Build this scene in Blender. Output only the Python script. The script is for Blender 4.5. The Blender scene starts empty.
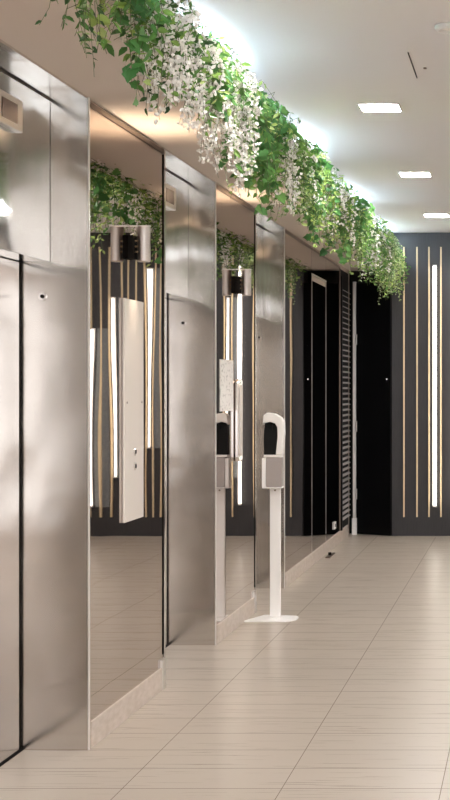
import bpy, bmesh, math, random
from math import pi, sin, cos, radians
from mathutils import Vector, Matrix
random.seed(7)
scene = bpy.context.scene
col = scene.collection

# ---------------------------------------------------------------- camera
cam_d = bpy.data.cameras.new('camera')
cam = bpy.data.objects.new('camera', cam_d)
col.objects.link(cam)
EYE = 1.519
cam.location = (0, 0, EYE)
cam.rotation_euler = (pi/2, 0, 0)
cam_d.sensor_width = 36.0
cam_d.lens = 1485/800*36.0
cam_d.shift_x = -302/800
cam_d.shift_y = -12/800
cam_d.clip_start = 0.05
cam_d.clip_end = 200
scene.camera = cam

# ---------------------------------------------------------------- world, exposure
w = bpy.data.worlds.new('world'); scene.world = w; w.use_nodes = True
bg = w.node_tree.nodes['Background']
bg.inputs['Color'].default_value = (0.96, 0.98, 1.0, 1)
bg.inputs['Strength'].default_value = 1.8
vs = scene.view_settings
vs.view_transform = 'Standard'; vs.look = 'None'; vs.gamma = 1.0
vs.exposure = 0.8
vs.use_curve_mapping = False
L_PANEL = 95.0      # ceiling panels
L_TUBE = 2.8       # light tubes on the feature wall
COVE_W = 44.0       # watts of each lamp above the greenery
SCONCE_W = 5.0

# ---------------------------------------------------------------- materials
def mat(name, rgb, rough=0.5, metal=0.0, spec=0.5, emit=None, estr=0.0, coat=0.0):
    m = bpy.data.materials.new(name); m.use_nodes = True
    b = m.node_tree.nodes['Principled BSDF']
    b.inputs['Base Color'].default_value = (*rgb, 1)
    b.inputs['Roughness'].default_value = rough
    b.inputs['Metallic'].default_value = metal
    b.inputs['Specular IOR Level'].default_value = spec
    b.inputs['Coat Weight'].default_value = coat
    if emit:
        b.inputs['Emission Color'].default_value = (*emit, 1)
        b.inputs['Emission Strength'].default_value = estr
    return m
def N(m, t, **kw):
    n = m.node_tree.nodes.new(t)
    for k, v in kw.items(): setattr(n, k, v)
    return n
def Lk(m, a, b): m.node_tree.links.new(a, b)
def bsdf(m): return m.node_tree.nodes['Principled BSDF']
def noise_to(m, scale_vec, scale, detail, c1, c2, lo=0.35, hi=0.65, bump=0.0, dist=0.01, rough=None):
    tc = N(m, 'ShaderNodeTexCoord'); mp = N(m, 'ShaderNodeMapping')
    mp.inputs['Scale'].default_value = scale_vec
    nz = N(m, 'ShaderNodeTexNoise'); nz.inputs['Scale'].default_value = scale; nz.inputs['Detail'].default_value = detail
    Lk(m, tc.outputs['Object'], mp.inputs['Vector']); Lk(m, mp.outputs['Vector'], nz.inputs['Vector'])
    if c1:
        r = N(m, 'ShaderNodeValToRGB')
        r.color_ramp.elements[0].position = lo; r.color_ramp.elements[1].position = hi
        r.color_ramp.elements[0].color = (*c1, 1); r.color_ramp.elements[1].color = (*c2, 1)
        Lk(m, nz.outputs['Fac'], r.inputs['Fac']); Lk(m, r.outputs['Color'], bsdf(m).inputs['Base Color'])
    if rough:
        mr = N(m, 'ShaderNodeMapRange'); mr.inputs['To Min'].default_value = rough[0]; mr.inputs['To Max'].default_value = rough[1]
        Lk(m, nz.outputs['Fac'], mr.inputs['Value']); Lk(m, mr.outputs['Result'], bsdf(m).inputs['Roughness'])
    if bump:
        bp = N(m, 'ShaderNodeBump'); bp.inputs['Strength'].default_value = bump; bp.inputs['Distance'].default_value = dist
        Lk(m, nz.outputs['Fac'], bp.inputs['Height']); Lk(m, bp.outputs['Normal'], bsdf(m).inputs['Normal'])
    return nz

M = {}
M['ceiling'] = mat('ceiling_paint', (0.755, 0.725, 0.715), 0.9)
M['soffit'] = mat('soffit_paint', (0.71, 0.625, 0.56), 0.85)
M['taupe'] = mat('taupe_paint', (0.62, 0.53, 0.47), 0.85)
M['pale_wall'] = mat('pale_wall', (0.72, 0.66, 0.62), 0.8)
M['charcoal'] = mat('charcoal_panel', (0.045, 0.042, 0.045), 0.5)
noise_to(M['charcoal'], (40, 40, 1.0), 6, 4, (0.030, 0.029, 0.033), (0.044, 0.042, 0.045))
M['black_gloss'] = mat('black_gloss', (0.0025, 0.0025, 0.003), 0.45, 0, 0.12)
M['black'] = mat('black_matt', (0.006, 0.006, 0.006), 0.6, 0, 0.2)
M['dark_gap'] = mat('dark_gap', (0.012, 0.010, 0.009), 0.8, 0, 0.1)
# brushed steel: streaks in roughness plus the slight waves of thin sheet
def steel(name, rgb, rough, wav=0.5):
    m = mat(name, rgb, rough, 1.0)
    b = bsdf(m)
    tc = N(m, 'ShaderNodeTexCoord')
    mp = N(m, 'ShaderNodeMapping'); mp.inputs['Scale'].default_value = (90, 90, 1.2)
    nz = N(m, 'ShaderNodeTexNoise'); nz.inputs['Scale'].default_value = 3; nz.inputs['Detail'].default_value = 5
    Lk(m, tc.outputs['Object'], mp.inputs['Vector']); Lk(m, mp.outputs['Vector'], nz.inputs['Vector'])
    mr = N(m, 'ShaderNodeMapRange'); mr.inputs['To Min'].default_value = rough - 0.01; mr.inputs['To Max'].default_value = rough + 0.03
    Lk(m, nz.outputs['Fac'], mr.inputs['Value']); Lk(m, mr.outputs['Result'], b.inputs['Roughness'])
    b.inputs['Anisotropic'].default_value = 0.75
    tg = N(m, 'ShaderNodeCombineXYZ'); tg.inputs[0].default_value = 1.0; tg.inputs[1].default_value = 1.0
    Lk(m, tg.outputs[0], b.inputs['Tangent'])
    n2 = N(m, 'ShaderNodeTexNoise'); n2.inputs['Scale'].default_value = 2.3; n2.inputs['Detail'].default_value = 1.5
    Lk(m, tc.outputs['Object'], n2.inputs['Vector'])
    bp = N(m, 'ShaderNodeBump'); bp.inputs['Strength'].default_value = wav; bp.inputs['Distance'].default_value = 0.03
    Lk(m, n2.outputs['Fac'], bp.inputs['Height'])
    b1 = N(m, 'ShaderNodeBump'); b1.inputs['Strength'].default_value = 0.0; b1.inputs['Distance'].default_value = 0.002
    Lk(m, nz.outputs['Fac'], b1.inputs['Height']); Lk(m, bp.outputs['Normal'], b1.inputs['Normal'])
    Lk(m, b1.outputs['Normal'], b.inputs['Normal'])
    return m
M['steel'] = steel('brushed_steel', (0.74, 0.71, 0.685), 0.14)
M['steel_head'] = steel('header_steel', (0.70, 0.72, 0.72), 0.10)
M['steel_door'] = steel('door_steel', (0.60, 0.55, 0.51), 0.20)
M['steel_plain'] = mat('steel_edge', (0.75, 0.73, 0.71), 0.3, 1.0)
M['edge_satin'] = mat('satin_edge', (0.86, 0.83, 0.80), 0.35, 0.35)
M['chrome'] = mat('chrome', (0.85, 0.83, 0.82), 0.12, 1.0)
M['bronze'] = mat('bronze_trim', (0.22, 0.17, 0.14), 0.35, 1.0)
M['mirror'] = mat('tinted_mirror', (0.50, 0.435, 0.40), 0.012, 1.0)
noise_to(M['mirror'], (1, 1, 0.5), 1.6, 1, None, None, bump=0.4, dist=0.003)
M['dark_mirror'] = mat('dark_glass', (0.38, 0.34, 0.32), 0.02, 1.0)
M['stone'] = mat('skirting_stone', (0.60, 0.52, 0.45), 0.35)
noise_to(M['stone'], (1, 3, 8), 5, 6, (0.56, 0.48, 0.41), (0.66, 0.58, 0.52))
M['plate'] = mat('satin_plate', (0.80, 0.75, 0.70), 0.42, 0.25)
M['white'] = mat('white_enamel', (0.95, 0.94, 0.93), 0.35)
M['white_shell'] = mat('white_plastic', (0.93, 0.91, 0.89), 0.3)
M['grey_shell'] = mat('grey_plastic', (0.40, 0.36, 0.34), 0.35, 0.3)
M['screen'] = mat('display_screen', (0.12, 0.08, 0.07), 0.15)
M['oak'] = mat('pale_oak', (0.84, 0.66, 0.42), 0.5)
M['brass'] = mat('brass', (0.62, 0.48, 0.34), 0.3, 1.0)
M['satin'] = mat('satin_chrome', (0.62, 0.58, 0.55), 0.33, 1.0)
M['rib'] = mat('louvre_slat', (0.62, 0.58, 0.58), 0.35, 0.6)
M['grey_fin'] = mat('woven_grey', (0.17, 0.19, 0.20), 0.55)
noise_to(M['grey_fin'], (30, 30, 200), 2, 3, (0.12, 0.135, 0.145), (0.23, 0.24, 0.25))
M['tube'] = mat('tube_light', (1, 1, 1), 0.4, emit=(1.0, 0.93, 0.82), estr=L_TUBE)
M['panel_light'] = mat('panel_light', (1, 1, 1), 0.4, emit=(1.0, 0.985, 0.97), estr=L_PANEL)
M['frame_white'] = mat('white_frame', (0.8, 0.78, 0.76), 0.5)
M['glass'] = mat('window_glass', (1, 1, 1), 0.0); bsdf(M['glass']).inputs['Transmission Weight'].default_value = 1.0
bsdf(M['glass']).inputs['IOR'].default_value = 1.02
M['led_strip'] = mat('cove_lens', (0.9, 0.95, 1), 0.4)

# paper notice with grey unreadable lines of print
m = mat('notice_paper', (0.85, 0.83, 0.80), 0.6)
nz = noise_to(m, (1, 25, 60), 1.0, 2, (0.52, 0.50, 0.48), (0.86, 0.84, 0.81), 0.30, 0.46)
M['paper'] = m

# floor: long porcelain tiles, 0.6 x 0.3 m, thin grout, faint streaks along X
m = mat('porcelain_floor', (0.6, 0.52, 0.45), 0.2)
b = bsdf(m); b.inputs['Specular IOR Level'].default_value = 0.35
geo = N(m, 'ShaderNodeTexCoord'); sep = N(m, 'ShaderNodeSeparateXYZ'); Lk(m, geo.outputs['Object'], sep.inputs['Vector'])
def mth(op, a, bb=None, c=None):
    n = N(m, 'ShaderNodeMath', operation=op)
    for i, v in enumerate((a, bb, c)):
        if v is None: continue
        if isinstance(v, (int, float)): n.inputs[i].default_value = v
        else: Lk(m, v, n.inputs[i])
    return n.outputs[0]
TX, TY = 0.605, 0.300
ux = mth('DIVIDE', mth('ADD', sep.outputs['X'], 0.930 + TX*20), TX)
uy = mth('DIVIDE', mth('ADD', sep.outputs['Y'], -6.232 + TY*100), TY)
fx = mth('FRACT', ux); fy = mth('FRACT', uy)
ex = mth('MULTIPLY', mth('MINIMUM', fx, mth('SUBTRACT', 1.0, fx)), TX)
ey = mth('MULTIPLY', mth('MINIMUM', fy, mth('SUBTRACT', 1.0, fy)), TY)
gx = mth('LESS_THAN', ex, 0.0016); gy = mth('LESS_THAN', ey, 0.0026)
g = mth('MAXIMUM', gx, gy)
cmb = N(m, 'ShaderNodeCombineXYZ'); Lk(m, mth('FLOOR', ux), cmb.inputs[0]); Lk(m, mth('FLOOR', uy), cmb.inputs[1])
wn = N(m, 'ShaderNodeTexWhiteNoise', noise_dimensions='2D'); Lk(m, cmb.outputs[0], wn.inputs['Vector'])
mp = N(m, 'ShaderNodeMapping'); mp.inputs['Scale'].default_value = (1.2, 60, 1); Lk(m, geo.outputs['Object'], mp.inputs['Vector'])
st = N(m, 'ShaderNodeTexNoise'); st.inputs['Scale'].default_value = 1.6; st.inputs['Detail'].default_value = 4; Lk(m, mp.outputs['Vector'], st.inputs['Vector'])
ramp = N(m, 'ShaderNodeValToRGB'); ramp.color_ramp.elements[0].position = 0.3; ramp.color_ramp.elements[1].position = 0.7
ramp.color_ramp.elements[0].color = (0.455, 0.392, 0.328, 1); ramp.color_ramp.elements[1].color = (0.485, 0.42, 0.355, 1)
Lk(m, mth('ADD', mth('MULTIPLY', st.outputs['Fac'], 0.75), mth('MULTIPLY', wn.outputs['Value'], 0.25)), ramp.inputs['Fac'])
mx = N(m, 'ShaderNodeMix', data_type='RGBA'); Lk(m, g, mx.inputs['Factor']); Lk(m, ramp.outputs['Color'], mx.inputs['A'])
mx.inputs['B'].default_value = (0.20, 0.155, 0.12, 1)
Lk(m, mx.outputs['Result'], b.inputs['Base Color'])
Lk(m, mth('ADD', mth('MULTIPLY', g, 0.5), mth('ADD', mth('MULTIPLY', st.outputs['Fac'], 0.15), 0.22)), b.inputs['Roughness'])
M['floor'] = m

# foliage
def leaf_mat(name, dark, mid, light, rough=0.45, trans=0.35):
    m = bpy.data.materials.new(name); m.use_nodes = True
    nt = m.node_tree; b = nt.nodes['Principled BSDF']; out = nt.nodes['Material Output']
    at = N(m, 'ShaderNodeAttribute', attribute_name='tone')
    r = N(m, 'ShaderNodeValToRGB'); r.color_ramp.elements[0].color = (*dark, 1); r.color_ramp.elements[1].color = (*light, 1)
    e = r.color_ramp.elements.new(0.5); e.color = (*mid, 1)
    Lk(m, at.outputs['Fac'], r.inputs['Fac']); Lk(m, r.outputs['Color'], b.inputs['Base Color'])
    b.inputs['Roughness'].default_value = rough
    tr = N(m, 'ShaderNodeBsdfTranslucent'); Lk(m, r.outputs['Color'], tr.inputs['Color'])
    ms = N(m, 'ShaderNodeMixShader'); ms.inputs['Fac'].default_value = trans
    Lk(m, b.outputs['BSDF'], ms.inputs[1]); Lk(m, tr.outputs['BSDF'], ms.inputs[2]); Lk(m, ms.outputs[0], out.inputs['Surface'])
    return m
M['leaf_mid'] = leaf_mat('green_leaf', (0.03, 0.09, 0.02), (0.10, 0.24, 0.05), (0.28, 0.45, 0.10))
M['leaf_dark'] = leaf_mat('dark_leaf', (0.015, 0.04, 0.012), (0.04, 0.10, 0.03), (0.10, 0.20, 0.07))
M['leaf_ivy'] = leaf_mat('ivy_leaf', (0.03, 0.12, 0.035), (0.09, 0.26, 0.07), (0.22, 0.46, 0.13))
M['leaf_lime'] = leaf_mat('lime_leaf', (0.20, 0.36, 0.07), (0.40, 0.55, 0.15), (0.62, 0.72, 0.32))
M['leaf_pale'] = leaf_mat('pale_leaf', (0.20, 0.30, 0.13), (0.42, 0.52, 0.26), (0.68, 0.74, 0.48))
M['petal'] = leaf_mat('white_petal', (0.72, 0.68, 0.62), (0.85, 0.82, 0.78), (0.95, 0.94, 0.92), 0.6, 0.3)
M['stem'] = mat('vine_stem', (0.10, 0.13, 0.05), 0.8)

# ---------------------------------------------------------------- mesh helpers
def box(bm, x0, x1, y0, y1, z0, z1):
    vs_ = [bm.verts.new(p) for p in ((x0,y0,z0),(x1,y0,z0),(x1,y1,z0),(x0,y1,z0),(x0,y0,z1),(x1,y0,z1),(x1,y1,z1),(x0,y1,z1))]
    for f in ((3,2,1,0),(4,5,6,7),(0,1,5,4),(1,2,6,5),(2,3,7,6),(3,0,4,7)):
        bm.faces.new([vs_[i] for i in f])
    return vs_
def prism(bm, pts, d0, d1, plane='XZ'):
    """extrude an outline: plane XZ along Y, YZ along X, XY along Z"""
    def P(a, b, d):
        return {'XZ': (a, d, b), 'YZ': (d, a, b), 'XY': (a, b, d)}[plane]
    A = [bm.verts.new(P(a, b, d0)) for a, b in pts]; B = [bm.verts.new(P(a, b, d1)) for a, b in pts]
    bm.faces.new(A); bm.faces.new(B[::-1])
    n = len(pts)
    for i in range(n): bm.faces.new((A[i], B[i], B[(i+1) % n], A[(i+1) % n]))
def cyl(bm, c, r, h, axis='z', seg=28, r2=None):
    mtx = {'z': Matrix(), 'x': Matrix.Rotation(pi/2, 4, 'Y'), 'y': Matrix.Rotation(-pi/2, 4, 'X')}[axis]
    bmesh.ops.create_cone(bm, cap_ends=True, segments=seg, radius1=r, radius2=r if r2 is None else r2, depth=h, matrix=Matrix.Translation(c) @ mtx)
def lathe(bm, c, prof, seg=32):
    rings = []
    for r, z in prof:
        rings.append([bm.verts.new((c[0]+r*cos(2*pi*i/seg), c[1]+r*sin(2*pi*i/seg), c[2]+z)) for i in range(seg)])
    for a, b_ in zip(rings, rings[1:]):
        for i in range(seg): bm.faces.new((a[i], a[(i+1) % seg], b_[(i+1) % seg], b_[i]))
    bm.faces.new(rings[0][::-1]); bm.faces.new(rings[-1])
def obj(name, bm, m, parent=None, bevel=0.0, smooth=False):
    bmesh.ops.recalc_face_normals(bm, faces=bm.faces)
    me = bpy.data.meshes.new(name); bm.to_mesh(me); bm.free()
    me.materials.append(M[m] if isinstance(m, str) else m)
    o = bpy.data.objects.new(name, me); col.objects.link(o)
    if parent is not None:
        o.parent = parent
        o.matrix_parent_inverse = Matrix.Translation(-Vector(root_loc[parent.name])) if parent.name in root_loc else Matrix()
    if smooth:
        for p in me.polygons: p.use_smooth = True
    if bevel:
        md = o.modifiers.new('bevel', 'BEVEL'); md.width = bevel; md.segments = 2; md.limit_method = 'ANGLE'
    return o
root_loc = {}
def thing(name, label, cat, loc=(0, 0, 0), group=None):
    o = bpy.data.objects.new(name, None); col.objects.link(o); o.location = loc
    o.empty_display_size = 0.05
    root_loc[o.name] = loc
    o['label'] = label; o['category'] = cat
    if group: o['group'] = group
    return o
def tag(o, label, cat, group=None, kind=None):
    o['label'] = label; o['category'] = cat
    if group: o['group'] = group
    if kind: o['kind'] = kind
    return o
def struct(name, bm, m, **kw):
    o = obj(name, bm, m, **kw); o['kind'] = 'structure'; return o
def B(): return bmesh.new()

# ---------------------------------------------------------------- setting
WX = -1.842          # face of the lift wall
RX = 1.842           # opposite wall
ZS = 2.741           # low soffit
ZC = 3.115           # main ceiling
YF = 15.25           # face of the feature wall
YR = 15.50           # recess behind it
YB = -8.0            # end of lobby behind the camera

bm = B(); box(bm, -2.7, RX+0.6, YB, YR+0.2, -0.1, 0); struct('floor', bm, 'floor')
bm = B(); box(bm, -2.7, RX+0.6, YB, YR+0.2, ZC, ZC+0.1); struct('ceiling', bm, 'ceiling')
EX = -1.30           # free edge of the soffit
bm = B(); box(bm, WX, EX, YB, YR, ZS, ZS+0.05); box(bm, EX, EX+0.012, YB, YR, ZS, ZS+0.10)
struct('trim_1', bm, 'soffit')
bm = B(); box(bm, -2.6, WX, YB, YR, ZS, ZC); struct('wall_left_upper', bm, 'soffit')
bm = B(); box(bm, -RX*0-EX, RX, YB, YF, ZS, ZS+0.05); struct('trim_2', bm, 'soffit')
# unseen wall behind; its broad window is added to let in fill daylight
W0, W1 = 0.30, 2.62
bm = B(); box(bm, -2.6, RX, YB-0.1, YB, 0, W0); box(bm, -2.6, RX, YB-0.1, YB, W1, ZC)
box(bm, -2.6, -1.7, YB-0.1, YB, W0, W1); box(bm, 1.6, RX, YB-0.1, YB, W0, W1)
struct('wall_back', bm, 'taupe')
bm = B()
for x in (-1.7, -0.62, 0.46, 1.54): box(bm, x, x+0.06, YB-0.08, YB-0.02, W0, W1)
box(bm, -1.7, 1.6, YB-0.08, YB-0.02, W0, W0+0.06); box(bm, -1.7, 1.6, YB-0.08, YB-0.02, W1-0.06, W1)
struct('fill_window_1', bm, 'steel_plain')
bm = B(); box(bm, RX, RX+0.1, 1.2, YR+0.2, 0, ZC); box(bm, RX, RX+0.1, YB, -7.2, 0, ZC)
box(bm, RX, RX+0.1, -7.2, 1.2, 0, W0); box(bm, RX, RX+0.1, -7.2, 1.2, W1, ZC); struct('wall_right', bm, 'pale_wall')
bm = B()
for k in range(8): box(bm, RX+0.02, RX+0.08, -7.2+k*1.191, -7.14+k*1.191, W0, W1)
struct('fill_window_2', bm, 'steel_plain')  # unseen side window, added to brighten what the steel jambs reflect

# lifts: (near, far) of each opening
OPEN = [(5.02, 6.23), (7.56, 8.77), (10.09, 11.26)]
J = 0.03
walls = [(YB, 3.75), (3.75, OPEN[0][0]-J), (OPEN[0][1]+J, OPEN[1][0]-J), (OPEN[1][1]+J, OPEN[2][0]-J), (OPEN[2][1]+J, YR)]
bm = B()
for a, c in walls:
    box(bm, -2.6, WX-0.012, a, c, 0, ZS)
for a, c in OPEN:
    box(bm, -2.6, -2.2, a-J, c+J, 0, ZS)
struct('wall_left', bm, 'taupe')
for i, (a, c) in enumerate(walls):
    if i == 0: continue
    c2 = c if i < 4 else 15.24
    bm = B(); box(bm, WX-0.012, WX+0.008, a + (0.0), c2-0.02 if i < 4 else c2, 0, 0.112)
    struct('baseboard_left' if i == 1 else 'baseboard_left.%03d' % (i-1), bm, 'stone', bevel=0.002)

# ---------------------------------------------------------------- wall mirrors
def mirror(a, c, label, mt='mirror', z1=2.70, skirt=0.112, edge=True):
    t = thing('wall_mirror', label, 'mirror', (WX, (a+c)/2, skirt), 'tall mirrors between the lift doors')
    bm = B(); box(bm, WX-0.012, WX, a, c-(0.02 if edge else 0.004), skirt, z1); obj('mirror_glass', bm, mt, t)
    bm = B(); box(bm, WX-0.012, WX+0.004, a, c, z1+0.003, z1+0.016); box(bm, WX-0.012, WX-0.004, a, c, z1+0.016, ZS-0.012)
    obj('top_trim', bm, 'bronze', t)
    if edge:
        bm = B(); box(bm, WX-0.012, WX+0.004, c-0.02, c-0.008, skirt+0.06, z1); obj('edge_trim', bm, 'dark_gap', t)
        bm = B(); box(bm, WX-0.012, WX+0.012, c-0.07, c, 0.0, 0.15); e = obj('end_cap', bm, 'steel_plain', t, bevel=0.002)
        e['label'] = 'steel cap closing the end of the skirting'
    return t
mirror(walls[1][0], walls[1][1], 'tall tinted wall mirror nearest the camera, left of the first lift', edge=True)
mirror(walls[2][0], walls[2][1], 'tall tinted mirror with the satin call plate of two round buttons')
mirror(walls[3][0], walls[3][1], 'narrow-looking tinted mirror bearing the paper notice, behind the second steel jamb')
mirror(walls[4][0], 12.70, 'plain tinted mirror beyond the third steel jamb, showing a single oak strip', edge=False)

# flush mirrored door, dark glass panel, louvred door
t = thing('service_door', 'flush mirror-clad door with a thin steel outline beyond the last tinted mirror', 'door', (WX, 13.15, 0.112))
bm = B(); box(bm, WX-0.012, WX, 12.725, 13.59, 0.112, 2.44); obj('door_leaf', bm, 'dark_mirror', t)
bm = B(); box(bm, WX-0.012, WX+0.002, 12.712, 12.723, 0.112, 2.50); box(bm, WX-0.012, WX+0.002, 13.60, 13.608, 0.112, 2.50)
box(bm, WX-0.012, WX+0.006, 12.723, 13.60, 2.488, 2.50); obj('door_frame', bm, 'satin', t)
bm = B(); box(bm, WX-0.012, WX, 12.705, 13.60, 2.505, 2.70); obj('overpanel', bm, 'dark_mirror', t)
bm = B(); box(bm, WX-0.012, WX+0.004, 12.705, 13.62, 2.703, 2.716); obj('top_trim', bm, 'bronze', t)
t = thing('glass_panel', 'dark glossy wall panel between the flush mirror door and the louvred door', 'panel', (WX, 14.1, 0.112))
bm = B(); box(bm, WX-0.012, WX-0.001, 13.62, 14.62, 0.112, 2.70); obj('panel_glass', bm, 'dark_mirror', t)
bm = B(); box(bm, WX-0.012, WX+0.004, 13.62, 14.62, 2.703, 2.716); obj('top_trim', bm, 'bronze', t)
bm = B(); box(bm, WX-0.012, WX+0.004, 14.62, 14.632, 0.112, 2.70); obj('edge_trim', bm, 'bronze', t)
t = thing('louvred_door', 'narrow black door full of angled metal louvres in the far corner', 'door', (WX, 15.0, 0.112))
bm = B(); box(bm, WX-0.012, WX-0.010, 14.64, 15.38, 0.112, 2.70); obj('backing', bm, 'black', t)
bm = B()
z = 0.20
while z < 2.50:
    prism(bm, [(WX-0.009, z+0.012), (WX+0.013, z), (WX+0.015, z+0.006), (WX-0.007, z+0.020)], 14.72, 15.37); z += 0.0545
obj('louvre', bm, 'rib', t)
bm = B(); box(bm, WX-0.009, WX+0.018, 14.64, 14.70, 0.112, 2.62)
obj('frame', bm, 'black_gloss', t)

# ---------------------------------------------------------------- lift entrances
def lift(a, c, label):
    t = thing('lift_entrance', label, 'lift', ((WX-2.2)/2, (a+c)/2, 0), 'steel lift entrances')
    bm = B(); box(bm, -2.2, WX+0.002, c, c+J, 0, ZS-0.001); o = obj('jamb', bm, 'steel', t, bevel=0.002)
    bm = B(); box(bm, -2.2, WX+0.002, a-J, a, 0, ZS-0.001); obj('jamb', bm, 'steel', t, bevel=0.002)
    bm = B(); box(bm, WX-0.001, WX+0.006, c, c+0.008, 0, ZS-0.002); obj('jamb_edge', bm, 'edge_satin', t)
    bm = B(); box(bm, -2.15, -2.0, a+0.006, c-0.006, 2.048, ZS-0.018); obj('header_panel', bm, 'steel_head', t, bevel=0.0015)
    bm = B(); box(bm, -2.0, WX, a, c, ZS-0.010, ZS-0.001); obj('top_lining', bm, 'steel', t)
    bm = B(); box(bm, -2.195, -2.15, a, c, 0, 2.3); obj('shaft_gap', bm, 'dark_gap', t)
    mid = (a+c)/2
    for y0, y1 in ((a+0.012, mid-0.002), (mid+0.002, c-0.03)):
        bm = B(); box(bm, -2.148, -2.12, y0, y1, 0.008, 2.046); obj('door_leaf', bm, 'steel_door', t, bevel=0.003)
    bm = B(); box(bm, -2.15, -2.112, a, c, 0.0, 0.003); obj('sill', bm, 'dark_gap', t)
    # floor display on the header
    bm = B(); box(bm, -2.0, -1.972, mid-0.185, mid+0.185, 2.515, 2.640); d = obj('display_housing', bm, 'steel_plain', t, bevel=0.004)
    bm = B(); box(bm, -1.974, -1.970, mid-0.05, mid+0.12, 2.54, 2.615)
    s = obj('display_screen', bm, 'screen', d); s.matrix_parent_inverse = Matrix(); 
    # key switch on the jamb
    bm = B(); cyl(bm, (-2.032, c-0.004, 1.903), 0.017, 0.010, 'y'); k = obj('key_switch', bm, 'chrome', t)
    bm = B(); cyl(bm, (-2.030, c-0.011, 1.903), 0.008, 0.006, 'y'); box(bm, -2.0325, -2.0275, c-0.018, c-0.010, 1.895, 1.911)
    obj('key_slot', bm, 'dark_gap', k).matrix_parent_inverse = Matrix()
    return t
def fix_sub(root):
    pass
lift(*OPEN[0], 'nearest steel lift entrance at the left edge, its door and square display in view')
lift(*OPEN[1], 'middle steel lift entrance, between the call-plate mirror and the notice mirror')
lift(*OPEN[2], 'farthest steel lift entrance, its bright jamb directly behind the sanitiser stand')

# ---------------------------------------------------------------- feature wall
bm = B(); box(bm, -1.395, RX, YF, YR+0.2, 0, ZC); struct('wall_far', bm, 'charcoal')
bm = B(); box(bm, -2.6, -1.395, YR, YR+0.2, 0, ZS); struct('wall_far_recess', bm, 'black')
def strip(x, i, lab):
    bm = B(); box(bm, x-0.008, x+0.008, YF-0.022, YF, 0.195, 2.967)
    o = obj('oak_strip', bm, 'oak', None, bevel=0.003)
    tag(o, lab, 'wall strip', 'thin oak strips on the charcoal wall'); return o
SX = [(-1.263, 'leftmost thin pale oak strip on the charcoal far wall, beside the black door'),
      (-1.129, 'second thin oak strip from the black door on the charcoal far wall'),
      (-1.006, 'third oak strip from the black door, just left of the glowing light tube'),
      (-0.883, 'thin oak strip just right of the glowing light tube')]
for i, (x, l) in enumerate(SX): strip(x, i, l)
for i, x in enumerate([-0.66, -0.565, -0.47, -0.375, -0.28, -0.185, -0.09, -0.01, 0.074, 0.145, 0.228, 0.32, 0.41, 0.484, 0.597, 0.69, 0.782, 0.88, 0.98, 1.08]):
    strip(x, i, 'thin oak strip on the charcoal wall, beyond the right edge of the photograph')
def tube(x, z0, z1, lab, fin=False):
    t = thing('light_tube', lab, 'light', (x, YF, z0), 'vertical light tubes on the charcoal wall')
    bm = B(); box(bm, x-0.014, x+0.014, YF-0.022, YF, z0, z1); obj('channel', bm, 'frame_white', t)
    bm = B(); cyl(bm, (x, YF-0.040, (z0+z1)/2), 0.019 if not fin else 0.012, z1-z0-0.03, 'z', 20); obj('diffuser', bm, 'tube', t, smooth=False)
    for z in (z0, z1-0.015):
        bm = B(); cyl(bm, (x, YF-0.040, z+0.0075), 0.021, 0.015, 'z', 20); obj('end_cap', bm, 'frame_white', t)
    if fin:
        bm = B(); box(bm, x-0.15, x-0.035, YF-0.012, YF, z0, z1); f = obj('backing_panel', bm, 'grey_fin', t)
        f['label'] = 'grey woven-look backing panel'
tube(-0.945, 0.30, 2.78, 'tall glowing white light tube on the charcoal far wall')
HID = 'light tube on the charcoal wall, reflected in '
tube(-0.745, 0.32, 2.78, HID+'the notice mirror beside the third jamb', False)
tube(-0.61, 0.60, 2.45, HID+'the notice mirror behind the paper notice', True)
tube(0.185, 0.90, 2.75, HID+'the call-plate mirror, right of the plate', True)
tube(0.555, 0.60, 2.45, HID+'the call-plate mirror, left of the plate', True)
tube(0.765, 0.30, 2.13, HID+'the call-plate mirror at its left edge', True)

# black door at the corner, slightly ajar
t = thing('black_door', 'tall glossy black door in the far corner, slightly ajar', 'door', (-1.775, 15.44, 0))
a0 = Vector((-1.765, 15.42)); a1 = Vector((-1.402, 15.215)); dv = (a1-a0).normalized(); nv = Vector((-dv.y, dv.x))
P = [a0, a1, a1+nv*0.03, a0+nv*0.03]
bm = B(); prism(bm, [(p.x, p.y) for p in P], 0.006, 2.60, 'XY'); obj('door_leaf', bm, 'black_gloss', t)
bm = B(); box(bm, -1.805, -1.772, 15.385, 15.42, 0.0, 2.62); fp = obj('door_post', bm, 'steel_plain', t)
fp['label'] = 'slim silver door post'
bm = B(); box(bm, -1.812, -1.765, 15.37, 15.425, 0.0, 0.17); obj('post_shoe', bm, 'white', t)
for z in (2.02, 1.12, 0.42):
    bm = B(); cyl(bm, (-1.768, 15.380, z), 0.010, 0.11, 'z', 14); obj('hinge', bm, 'steel_plain', t)
q = a1 - dv*0.04 - nv*0.003
bm = B(); cyl(bm, (q.x, q.y-0.003, 1.61), 0.007, 0.012, 'y', 16); obj('latch', bm, 'chrome', t)

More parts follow.
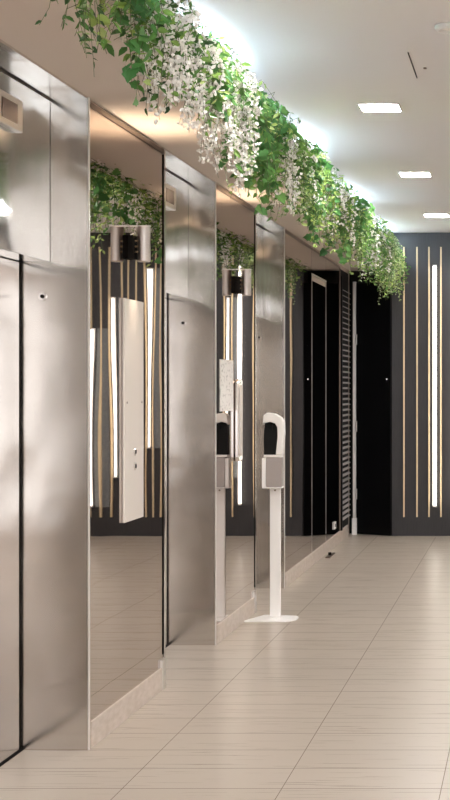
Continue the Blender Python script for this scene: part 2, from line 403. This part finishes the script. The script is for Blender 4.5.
# ---------------------------------------------------------------- ceiling fittings
def panel_light(x, y, lab):
    t = thing('ceiling_light', lab, 'ceiling light', (x, y, ZC), 'square ceiling panel lights')
    s = 0.108
    bm = B()
    for (x0, x1, y0, y1) in ((-s-.01, -s, -s-.01, s+.01), (s, s+.01, -s-.01, s+.01), (-s, s, -s-.01, -s), (-s, s, s, s+.01)):
        box(bm, x+x0, x+x1, y+y0, y+y1, ZC-0.008, ZC)
    obj('frame', bm, 'frame_white', t)
    bm = B(); box(bm, x-s, x+s, y-s, y+s, ZC-0.005, ZC-0.001); obj('diffuser', bm, 'panel_light', t)
ORD = {8.43: 'largest, nearest square panel light glowing in the ceiling', 11.07: 'middle one of three square ceiling panel lights in view', 13.70: 'smallest, farthest square ceiling panel light, near the charcoal wall'}
for y in (13.70, 11.07, 8.43, 5.80, 3.17, 0.54, -2.09, -4.7):
    panel_light(-0.834, y, ORD.get(y, 'square ceiling panel light outside the photograph, lighting the lobby'))
    panel_light(0.845, y, 'square ceiling panel light outside the photograph, lighting the lobby')
t = thing('ceiling_speaker', 'round white flush ceiling fitting at the top right edge', 'speaker', (-0.33, 6.55, ZC))
bm = B(); lathe(bm, (-0.33, 6.55, ZC), [(0.075, 0), (0.078, -0.010), (0.068, -0.022), (0.058, -0.022), (0.054, -0.006)]); obj('rim', bm, 'frame_white', t, smooth=True)
bm = B(); cyl(bm, (-0.33, 6.55, ZC-0.007), 0.053, 0.003); obj('grille', bm, 'plate', t)
bm = B(); box(bm, -0.568, -0.563, 7.06, 7.64, ZC-0.003, ZC); tag(obj('ceiling_slot', bm, 'dark_gap'), 'thin dark slot in the plain ceiling below the round fitting', 'slot')
bm = B(); cyl(bm, (-0.508, 7.40, ZC-0.003), 0.008, 0.006); tag(obj('ceiling_sensor', bm, 'bronze'), 'tiny dark dot of a sensor beside the ceiling slot', 'sensor')

# lamps lying on the soffit behind the greenery
for i, y in enumerate((1.6, 4.2, 6.8, 9.45, 12.2, 14.6)):
    t = thing('cove_light', ['cove lamp hidden above the soffit behind the camera', 'cove lamp hidden above the nearest hanging vines',
        'cove lamp behind the white blossom by the brightest ceiling glow', 'cove lamp behind the mid-length greenery glow',
        'cove lamp behind the far greenery, near the pale end clump', 'cove lamp at the far wall end of the soffit'][i], 'light', (-1.47, y, ZS+0.05), 'cove lamps above the soffit')
    bm = B(); box(bm, -1.52, -1.42, y-0.25, y+0.25, ZS+0.051, ZS+0.080); obj('housing', bm, 'frame_white', t)
    ld = bpy.data.lights.new('cove_lamp', 'AREA'); ld.shape = 'RECTANGLE'; ld.size = 0.06; ld.size_y = 0.45
    ld.energy = COVE_W; ld.color = (0.50, 0.76, 1.0)
    lo = bpy.data.objects.new('lamp', ld); col.objects.link(lo); lo.parent = t
    lo.location = (0.02, 0, 0.036); lo.rotation_euler = (0, radians(180-62), 0)
    # area light looks along -Z; turned to face up and out over the ceiling

# ---------------------------------------------------------------- sconces on the mirrors
def sconce(y, lab):
    t = thing('wall_sconce', lab, 'wall light', (WX, y, 2.19), 'chrome sconces at the tops of the mirrors')
    cx = WX+0.062
    bm = B(); lathe(bm, (cx, y, 2.105), [(0.027, 0.0), (0.030, 0.003), (0.030, 0.160), (0.027, 0.163)], 36); s = obj('lamp_shade', bm, 'satin', t)
    bm = B(); box(bm, WX, WX+0.026, y-0.05, y+0.05, 2.118, 2.225); obj('back_plate', bm, 'dark_gap', t, bevel=0.003)
    for z in (2.15, 2.175, 2.20):
        bm = B(); cyl(bm, (WX+0.026, y-0.018, z), 0.0045, 0.03, 'x', 12); obj('arm', bm, 'brass', t)
    bm = B(); box(bm, WX, cx+0.03, y-0.012, y+0.012, 2.2685, 2.274); obj('top_bar', bm, 'steel_plain', t)
    for up in (True, False):
        ld = bpy.data.lights.new('sconce_lamp', 'SPOT'); ld.energy = SCONCE_W*(2.0 if up else 1.0); ld.color = (1.0, 0.78, 0.55)
        ld.spot_size = radians(115 if up else 60); ld.spot_blend = 0.9; ld.shadow_soft_size = 0.02
        lo = bpy.data.objects.new('lamp', ld); col.objects.link(lo); lo.parent = t
        lo.location = (0.062, 0, 0.105 if up else -0.10); lo.rotation_euler = (pi if up else 0, 0, 0)
sconce(6.90, 'chrome cylinder sconce near the top of the call-plate mirror')
sconce(9.42, 'smaller-looking chrome cylinder sconce above the paper notice')

# call plates, notice
t = thing('call_plate', 'tall pale satin call plate with two round buttons on the nearest mirror', 'call plate', (WX, 6.92, 0.9))
bm = B(); box(bm, WX+0.001, WX+0.013, 6.755, 7.085, 0.905, 1.928); obj('plate', bm, 'plate', t, bevel=0.002)
for z in (1.222, 1.155):
    bm = B(); lathe(bm, (0, 0, 0), [(0.019, 0), (0.019, 0.004), (0.015, 0.007), (0.012, 0.004)], 28)
    bmesh.ops.transform(bm, matrix=Matrix.Translation((WX+0.013, 6.92, z)) @ Matrix.Rotation(pi/2, 4, 'Y'), verts=bm.verts); bt = obj('button', bm, 'chrome', t)
    bm = B(); cyl(bm, (WX+0.018, 6.92, z), 0.010, 0.006, 'x', 20); obj('button_cap', bm, 'dark_gap', bt).matrix_parent_inverse = Matrix()
for y in (6.79, 7.05):
    bm = B(); cyl(bm, (WX+0.0135, y, 1.452), 0.005, 0.003, 'x', 12); obj('screw', bm, 'bronze', t)
t = thing('call_column', 'slim chrome call unit mounted on the mirror right of the paper notice', 'call plate', (WX, 9.43, 1.05))
def rnd_rect(x0, x1, z0, z1, r, n=5):
    pts = []
    for cx, cz, s in ((x1-r, z1-r, 0), (x0+r, z1-r, 90), (x0+r, z0+r, 180), (x1-r, z0+r, 270)):
        for k in range(n+1):
            a = radians(s+90*k/n); pts.append((cx+r*cos(a), cz+r*sin(a)))
    return pts
bm = B(); prism(bm, rnd_rect(9.35, 9.49, 1.055, 1.575, 0.03), WX+0.001, WX+0.026, 'YZ'); obj('casing', bm, 'chrome', t, bevel=0.006)
bm = B(); prism(bm, rnd_rect(9.375, 9.465, 1.09, 1.54, 0.02), WX+0.0265, WX+0.030, 'YZ'); obj('face_plate', bm, 'plate', t)
bm = B(); box(bm, WX+0.001, WX+0.003, 8.90, 9.30, 1.378, 1.692)
tag(obj('paper_notice', bm, 'paper'), 'white paper notice of faint grey print taped to the second mirror', 'notice')

# small fittings low in the far corner
t = thing('wall_socket', 'tiny white socket low on the black wall panel near the louvred door', 'socket', (WX, 14.2, 0.2))
bm = B(); box(bm, WX, WX+0.010, 14.14, 14.26, 0.17, 0.24); obj('face_plate', bm, 'white', t, bevel=0.003)
bm = B(); box(bm, WX+0.010, WX+0.012, 14.18, 14.22, 0.19, 0.22); obj('socket_hole', bm, 'dark_gap', t)
t = thing('door_stop', 'small dark door stop on the floor beside the far skirting', 'door stop', (-1.70, 13.35, 0))
bm = B(); box(bm, -1.80, -1.76, 13.25, 13.62, 0.0, 0.012); obj('base', bm, 'bronze', t, bevel=0.003)
bm = B(); cyl(bm, (-1.78, 13.40, 0.024), 0.014, 0.024, 'z', 16); obj('buffer', bm, 'dark_gap', t)

# ---------------------------------------------------------------- sanitiser stand
SXc, SYc = -1.672, 9.76
t = thing('sanitiser_stand', 'white floor stand with a slim post on a flat plate before the third jamb', 'stand', (SXc, SYc, 0))
pts = [(-0.165, -0.14), (0.095, -0.14)]
for k in range(0, 7):
    a = radians(-60+150*k/6); pts.append((0.11+0.055*cos(a), 0.075+0.055*sin(a)))
pts = [(-0.160, -0.135), (0.10, -0.135), (0.135, -0.115), (0.162, -0.06), (0.165, 0.04), (0.145, 0.09), (-0.04, 0.13), (-0.075, 0.13), (-0.165, -0.11)]
bm = B(); prism(bm, [(SXc+a, SYc+b_) for a, b_ in pts], 0.0, 0.010, 'XY'); obj('base_plate', bm, 'white', t, bevel=0.003)
bm = B(); box(bm, SXc-0.022, SXc+0.048, SYc+0.02, SYc+0.045, 0.010, 0.872); obj('post', bm, 'white', t, bevel=0.003)
bm = B(); cyl(bm, (SXc+0.013, SYc+0.018, 0.845), 0.006, 0.006, 'y', 12); obj('screw', bm, 'bronze', t)
bm = B(); box(bm, SXc-0.062, SXc+0.068, SYc-0.045, SYc+0.045, 0.862, 0.870); box(bm, SXc-0.062, SXc-0.038, SYc-0.050, SYc+0.045, 0.870, 1.06)
box(bm, SXc-0.056, SXc+0.066, SYc+0.036, SYc+0.045, 0.870, 1.18); obj('bracket', bm, 'white', t, bevel=0.0015)
t = thing('sanitiser_dispenser', 'hooded white hand sanitiser dispenser with black mouth on the floor stand', 'dispenser', (SXc, SYc, 0.871))
y0, y1 = SYc-0.05, SYc+0.034
bm = B(); prism(bm, rnd_rect(SXc-0.036, SXc+0.066, 0.8705, 1.065, 0.006, 2), y0+0.004, y1, 'XZ'); obj('drip_tank', bm, 'grey_shell', t, bevel=0.003)
# hood outline (X,Z): an arch that covers the top and comes down on the corridor side
out = [(-0.058, 1.275), (-0.052, 1.340), (-0.030, 1.357), (0.02, 1.350), (0.062, 1.325), (0.078, 1.295), (0.080, 1.22), (0.070, 1.082)]
inn = [(0.028, 1.082), (0.040, 1.20), (0.038, 1.262), (0.024, 1.287), (-0.01, 1.298), (-0.046, 1.290)]
bm = B(); prism(bm, [(SXc+a, z) for a, z in out+inn], y0, y1, 'XZ'); obj('hood', bm, 'white_shell', t, bevel=0.006)
mouth = [(-0.052, 1.082), (0.027, 1.082), (0.039, 1.20), (0.037, 1.261), (0.023, 1.286), (-0.01, 1.297), (-0.045, 1.289), (-0.054, 1.20)]
bm = B(); prism(bm, [(SXc+a, z) for a, z in mouth], y0+0.022, y1-0.004, 'XZ'); obj('mouth', bm, 'black', t)
bm = B(); box(bm, SXc-0.05, SXc+0.066, y0+0.004, y1, 1.066, 1.081); obj('tray', bm, 'white_shell', t, bevel=0.002)
bm = B(); cyl(bm, (SXc+0.0, y0+0.015, 1.262), 0.008, 0.03, 'z', 14); obj('nozzle', bm, 'black', t)

# ---------------------------------------------------------------- greenery
OVAL = [(0, 0), (0.30, 0.22), (0.62, 0.20), (1.0, 0), (0.62, -0.20), (0.30, -0.22)]
IVY = [(0, 0), (-0.12, 0.34), (0.18, 0.46), (0.42, 0.36), (0.55, 0.42), (0.72, 0.20), (1.0, 0), (0.72, -0.20), (0.55, -0.42), (0.42, -0.36), (0.18, -0.46), (-0.12, -0.34)]
PETAL = [(0, 0), (0.45, 0.33), (0.9, 0.22), (1.0, 0), (0.9, -0.22), (0.45, -0.33)]
class Leaves:
    def __init__(s): s.v = []; s.f = []; s.t = []
    def add(s, p, d, n, size, shape, tone, fold=0.18):
        d = d.normalized(); sd = d.cross(n)
        if sd.length < 1e-4: sd = d.cross(Vector((1, 0, 0.3)))
        sd.normalize(); n = sd.cross(d)
        k = len(s.v)
        for (a, b_) in shape:
            q = p + d*(a*size) + sd*(b_*size) + n*((abs(b_)*fold*1.6 - a*a*0.12)*size)
            s.v.append(q[:]); s.t.append(tone)
        m_ = len(shape); h = m_//2
        s.f.append([k+i for i in range(0, h+1)]); s.f.append([k] + [k+i for i in range(h, m_)])
    def build(s, name, mt, parent, kind='stuff'):
        me = bpy.data.meshes.new(name); me.from_pydata(s.v, [], s.f); me.materials.append(M[mt])
        at = me.attributes.new('tone', 'FLOAT', 'POINT'); at.data.foreach_set('value', s.t)
        o = bpy.data.objects.new(name, me); col.objects.link(o); o.parent = parent
        o.matrix_parent_inverse = Matrix.Translation(-Vector(root_loc[parent.name]))
        if kind: o['kind'] = kind
        return o
def stems_obj(lines, parent):
    bm = B()
    for pts in lines:
        for p, q in zip(pts, pts[1:]):
            d = q-p
            if d.length < 1e-4: continue
            u = d.cross(Vector((0.3, 1, 0.1))).normalized()*0.0010; v = d.cross(u).normalized()*0.0010
            A = [bm.verts.new(p+x) for x in (u, v, -u, -v)]; C = [bm.verts.new(q+x) for x in (u, v, -u, -v)]
            for i in range(4): bm.faces.new((A[i], A[(i+1) % 4], C[(i+1) % 4], C[i]))
    o = obj('stem', bm, 'stem', parent); o['kind'] = 'stuff'; return o
def strand(x, y, ztop, zbot, out, sway):
    """a vine over the soffit edge: rises from the trough, then hangs"""
    pts = []; n = max(4, int((ztop-zbot)/0.05))
    x0 = x - 0.10
    pts.append(Vector((x0, y, ztop-0.05)))
    ph = random.uniform(0, 6.28)
    for i in range(n+1):
        u = i/n
        pts.append(Vector((x + out*min(1, u*3) + sway*sin(ph+u*4), y + sway*cos(ph+u*3.1), ztop + (zbot-ztop)*u)))
    return pts
def clump(label, ya, yb, mix, dens=1.0, drop=(2.36, 2.6), size=1.0, cat='hanging plant', xs=(-1.34, -1.17), top=(2.74, 2.90)):
    t = thing('hanging_plant', label, cat, (EX, (ya+yb)/2, ZS+0.05), 'greenery hanging along the soffit edge')
    L = {}
    lines = []
    n = int((yb-ya)*125*dens)
    for i in range(n):
        kind = random.choices([k for k, _ in mix], [w_ for _, w_ in mix])[0]
        y = random.uniform(ya+0.01, yb-0.01)
        x = random.uniform(*xs)
        f = random.random()
        zt = random.uniform(*top)
        low = 0.5+0.5*sin(y*9.1)*cos(y*3.7+1)
        zb = random.uniform(*drop) - 0.05 + 0.13*(1-low) if f > 0.68-0.35*low else random.uniform(drop[1]+0.04, 2.78)
        if f > 0.95: zb -= random.uniform(0.03, 0.12)
        pts = strand(x, y, zt, zb, random.uniform(-0.01, 0.05), random.uniform(0.005, 0.03))
        lines.append(pts)
        if kind == 'wisteria':
            lf = L.setdefault('petal', Leaves())
            for a, b_ in zip(pts, pts[1:]):
                for k in range(9):
                    p = a.lerp(b_, random.random()) + Vector((random.uniform(-1, 1), random.uniform(-1, 1), 0))*0.014
                    d = Vector((random.uniform(-1, 1), random.uniform(-1, 1), random.uniform(-1, 0.4)))
                    nn = Vector((random.uniform(-1, 1), -1, random.uniform(-1, 1)))
                    lf.add(p, d, nn, random.uniform(0.014, 0.024)*size, PETAL, random.random(), 0.3)
            lf = L.setdefault('leaf_mid', Leaves())
            for p in pts[1:4]:
                lf.add(p, Vector((random.uniform(-1, 1), random.uniform(-1, 1), random.uniform(-1, .3))), Vector((1, -1, 0.2)), 0.045*size, OVAL, random.random())
            continue
        mt, shape, sz, step = {
            'mid': ('leaf_mid', OVAL, 0.046, 2.0), 'dark': ('leaf_dark', OVAL, 0.038, 2.0), 'ivy': ('leaf_ivy', IVY, 0.056, 1.5),
            'lime': ('leaf_lime', OVAL, 0.036, 2.4), 'pale': ('leaf_pale', OVAL, 0.026, 3.2), 'bigivy': ('leaf_ivy', IVY, 0.056, 1.2), 'limeivy': ('leaf_lime', IVY, 0.046, 1.2)}[kind]
        lf = L.setdefault(mt, Leaves())
        tone0 = random.random()
        for a, b_ in zip(pts, pts[1:]):
            cnt = int(step) + (random.random() < step-int(step))
            for k in range(cnt):
                p = a.lerp(b_, random.random())
                ang = random.uniform(0, 2*pi)
                d = Vector((cos(ang)*0.8+0.15, sin(ang)*0.8, random.uniform(-1.0, 0.25)))
                nn = Vector((random.uniform(-0.2, 1.0), random.uniform(-1.0, 0.6), random.uniform(-0.1, 0.9)))
                lf.add(p, d, nn, sz*size*random.uniform(0.5, 1.08), shape, min(1, max(0, 0.5*tone0+0.5*random.random())))
    names = {'petal': 'white_flower', 'leaf_mid': 'leaf', 'leaf_dark': 'dark_leaf', 'leaf_ivy': 'ivy_leaf', 'leaf_lime': 'young_leaf', 'leaf_pale': 'pale_leaf'}
    for k, lf in L.items(): lf.build(names[k], k, t)
    stems_obj(lines, t)
    return t
clump('small dark-leaved trailing vine at the top left, nearest of the greenery', 4.22, 4.62, [('dark', 3), ('mid', 2), ('pale', .5)], 0.6, (2.50, 2.62), xs=(-1.40, -1.31))
clump('broad-leaved ivy trailing lowest beside the first mirror top, lime tips', 4.62, 4.86, [('bigivy', 3), ('limeivy', 2), ('mid', 2)], 0.8, (2.40, 2.62), xs=(-1.36, -1.22))
clump('large mass of white wisteria blossom, nearest of the white clusters', 4.86, 5.50, [('wisteria', 5), ('mid', 1.8), ('dark', 1)], 1.0, (2.46, 2.64))
clump('bright green leafy clump with lime leaves, right of the nearest white blossom', 5.50, 5.92, [('mid', 3), ('lime', 3), ('ivy', 1)], 1.1, (2.5, 2.66))
clump('narrow curtain of white blossom between two green clumps, hanging long', 5.92, 6.38, [('wisteria', 5), ('mid', 1), ('pale', 1)], 1.2, (2.36, 2.58))
clump('deep green ivy mass bulging towards the ceiling glow', 6.38, 7.35, [('ivy', 4), ('mid', 2), ('lime', .8), ('pale', 1)], 1.0, (2.36, 2.6))
clump('airy pale clump with white sprigs above the second lift', 7.35, 8.0, [('wisteria', 2), ('mid', 2), ('pale', 3)], 1.0, (2.40, 2.6))
clump('lush yellow-green clump above the second lift and notice mirror', 8.0, 9.0, [('mid', 3), ('lime', 3), ('ivy', 1)], 1.0, (2.40, 2.6))
clump('clump streaked with thin white blossom, above the notice mirror', 9.0, 9.7, [('wisteria', 2.5), ('lime', 2), ('mid', 2)], 1.0, (2.38, 2.6))
clump('dense mid-green clump above the third steel jamb', 9.7, 11.0, [('mid', 3), ('ivy', 2), ('pale', 1.3), ('lime', 1)], 0.95, (2.38, 2.6))
clump('green and cream clump past the third jamb, above the plain mirror', 11.0, 12.4, [('mid', 2.5), ('lime', 1.6), ('wisteria', 1.2), ('dark', 1)], 0.95, (2.38, 2.6))
clump('clump of fine pale leaves near the far end of the soffit', 12.4, 13.7, [('pale', 3), ('mid', 2), ('lime', 1.5), ('dark', .7)], 0.95, (2.34, 2.58))
clump('last clump of greenery, pale leaves spilling low before the black door', 13.7, 15.0, [('pale', 3), ('lime', 2), ('mid', 2)], 1.0, (2.36, 2.6), xs=(-1.44, -1.25))
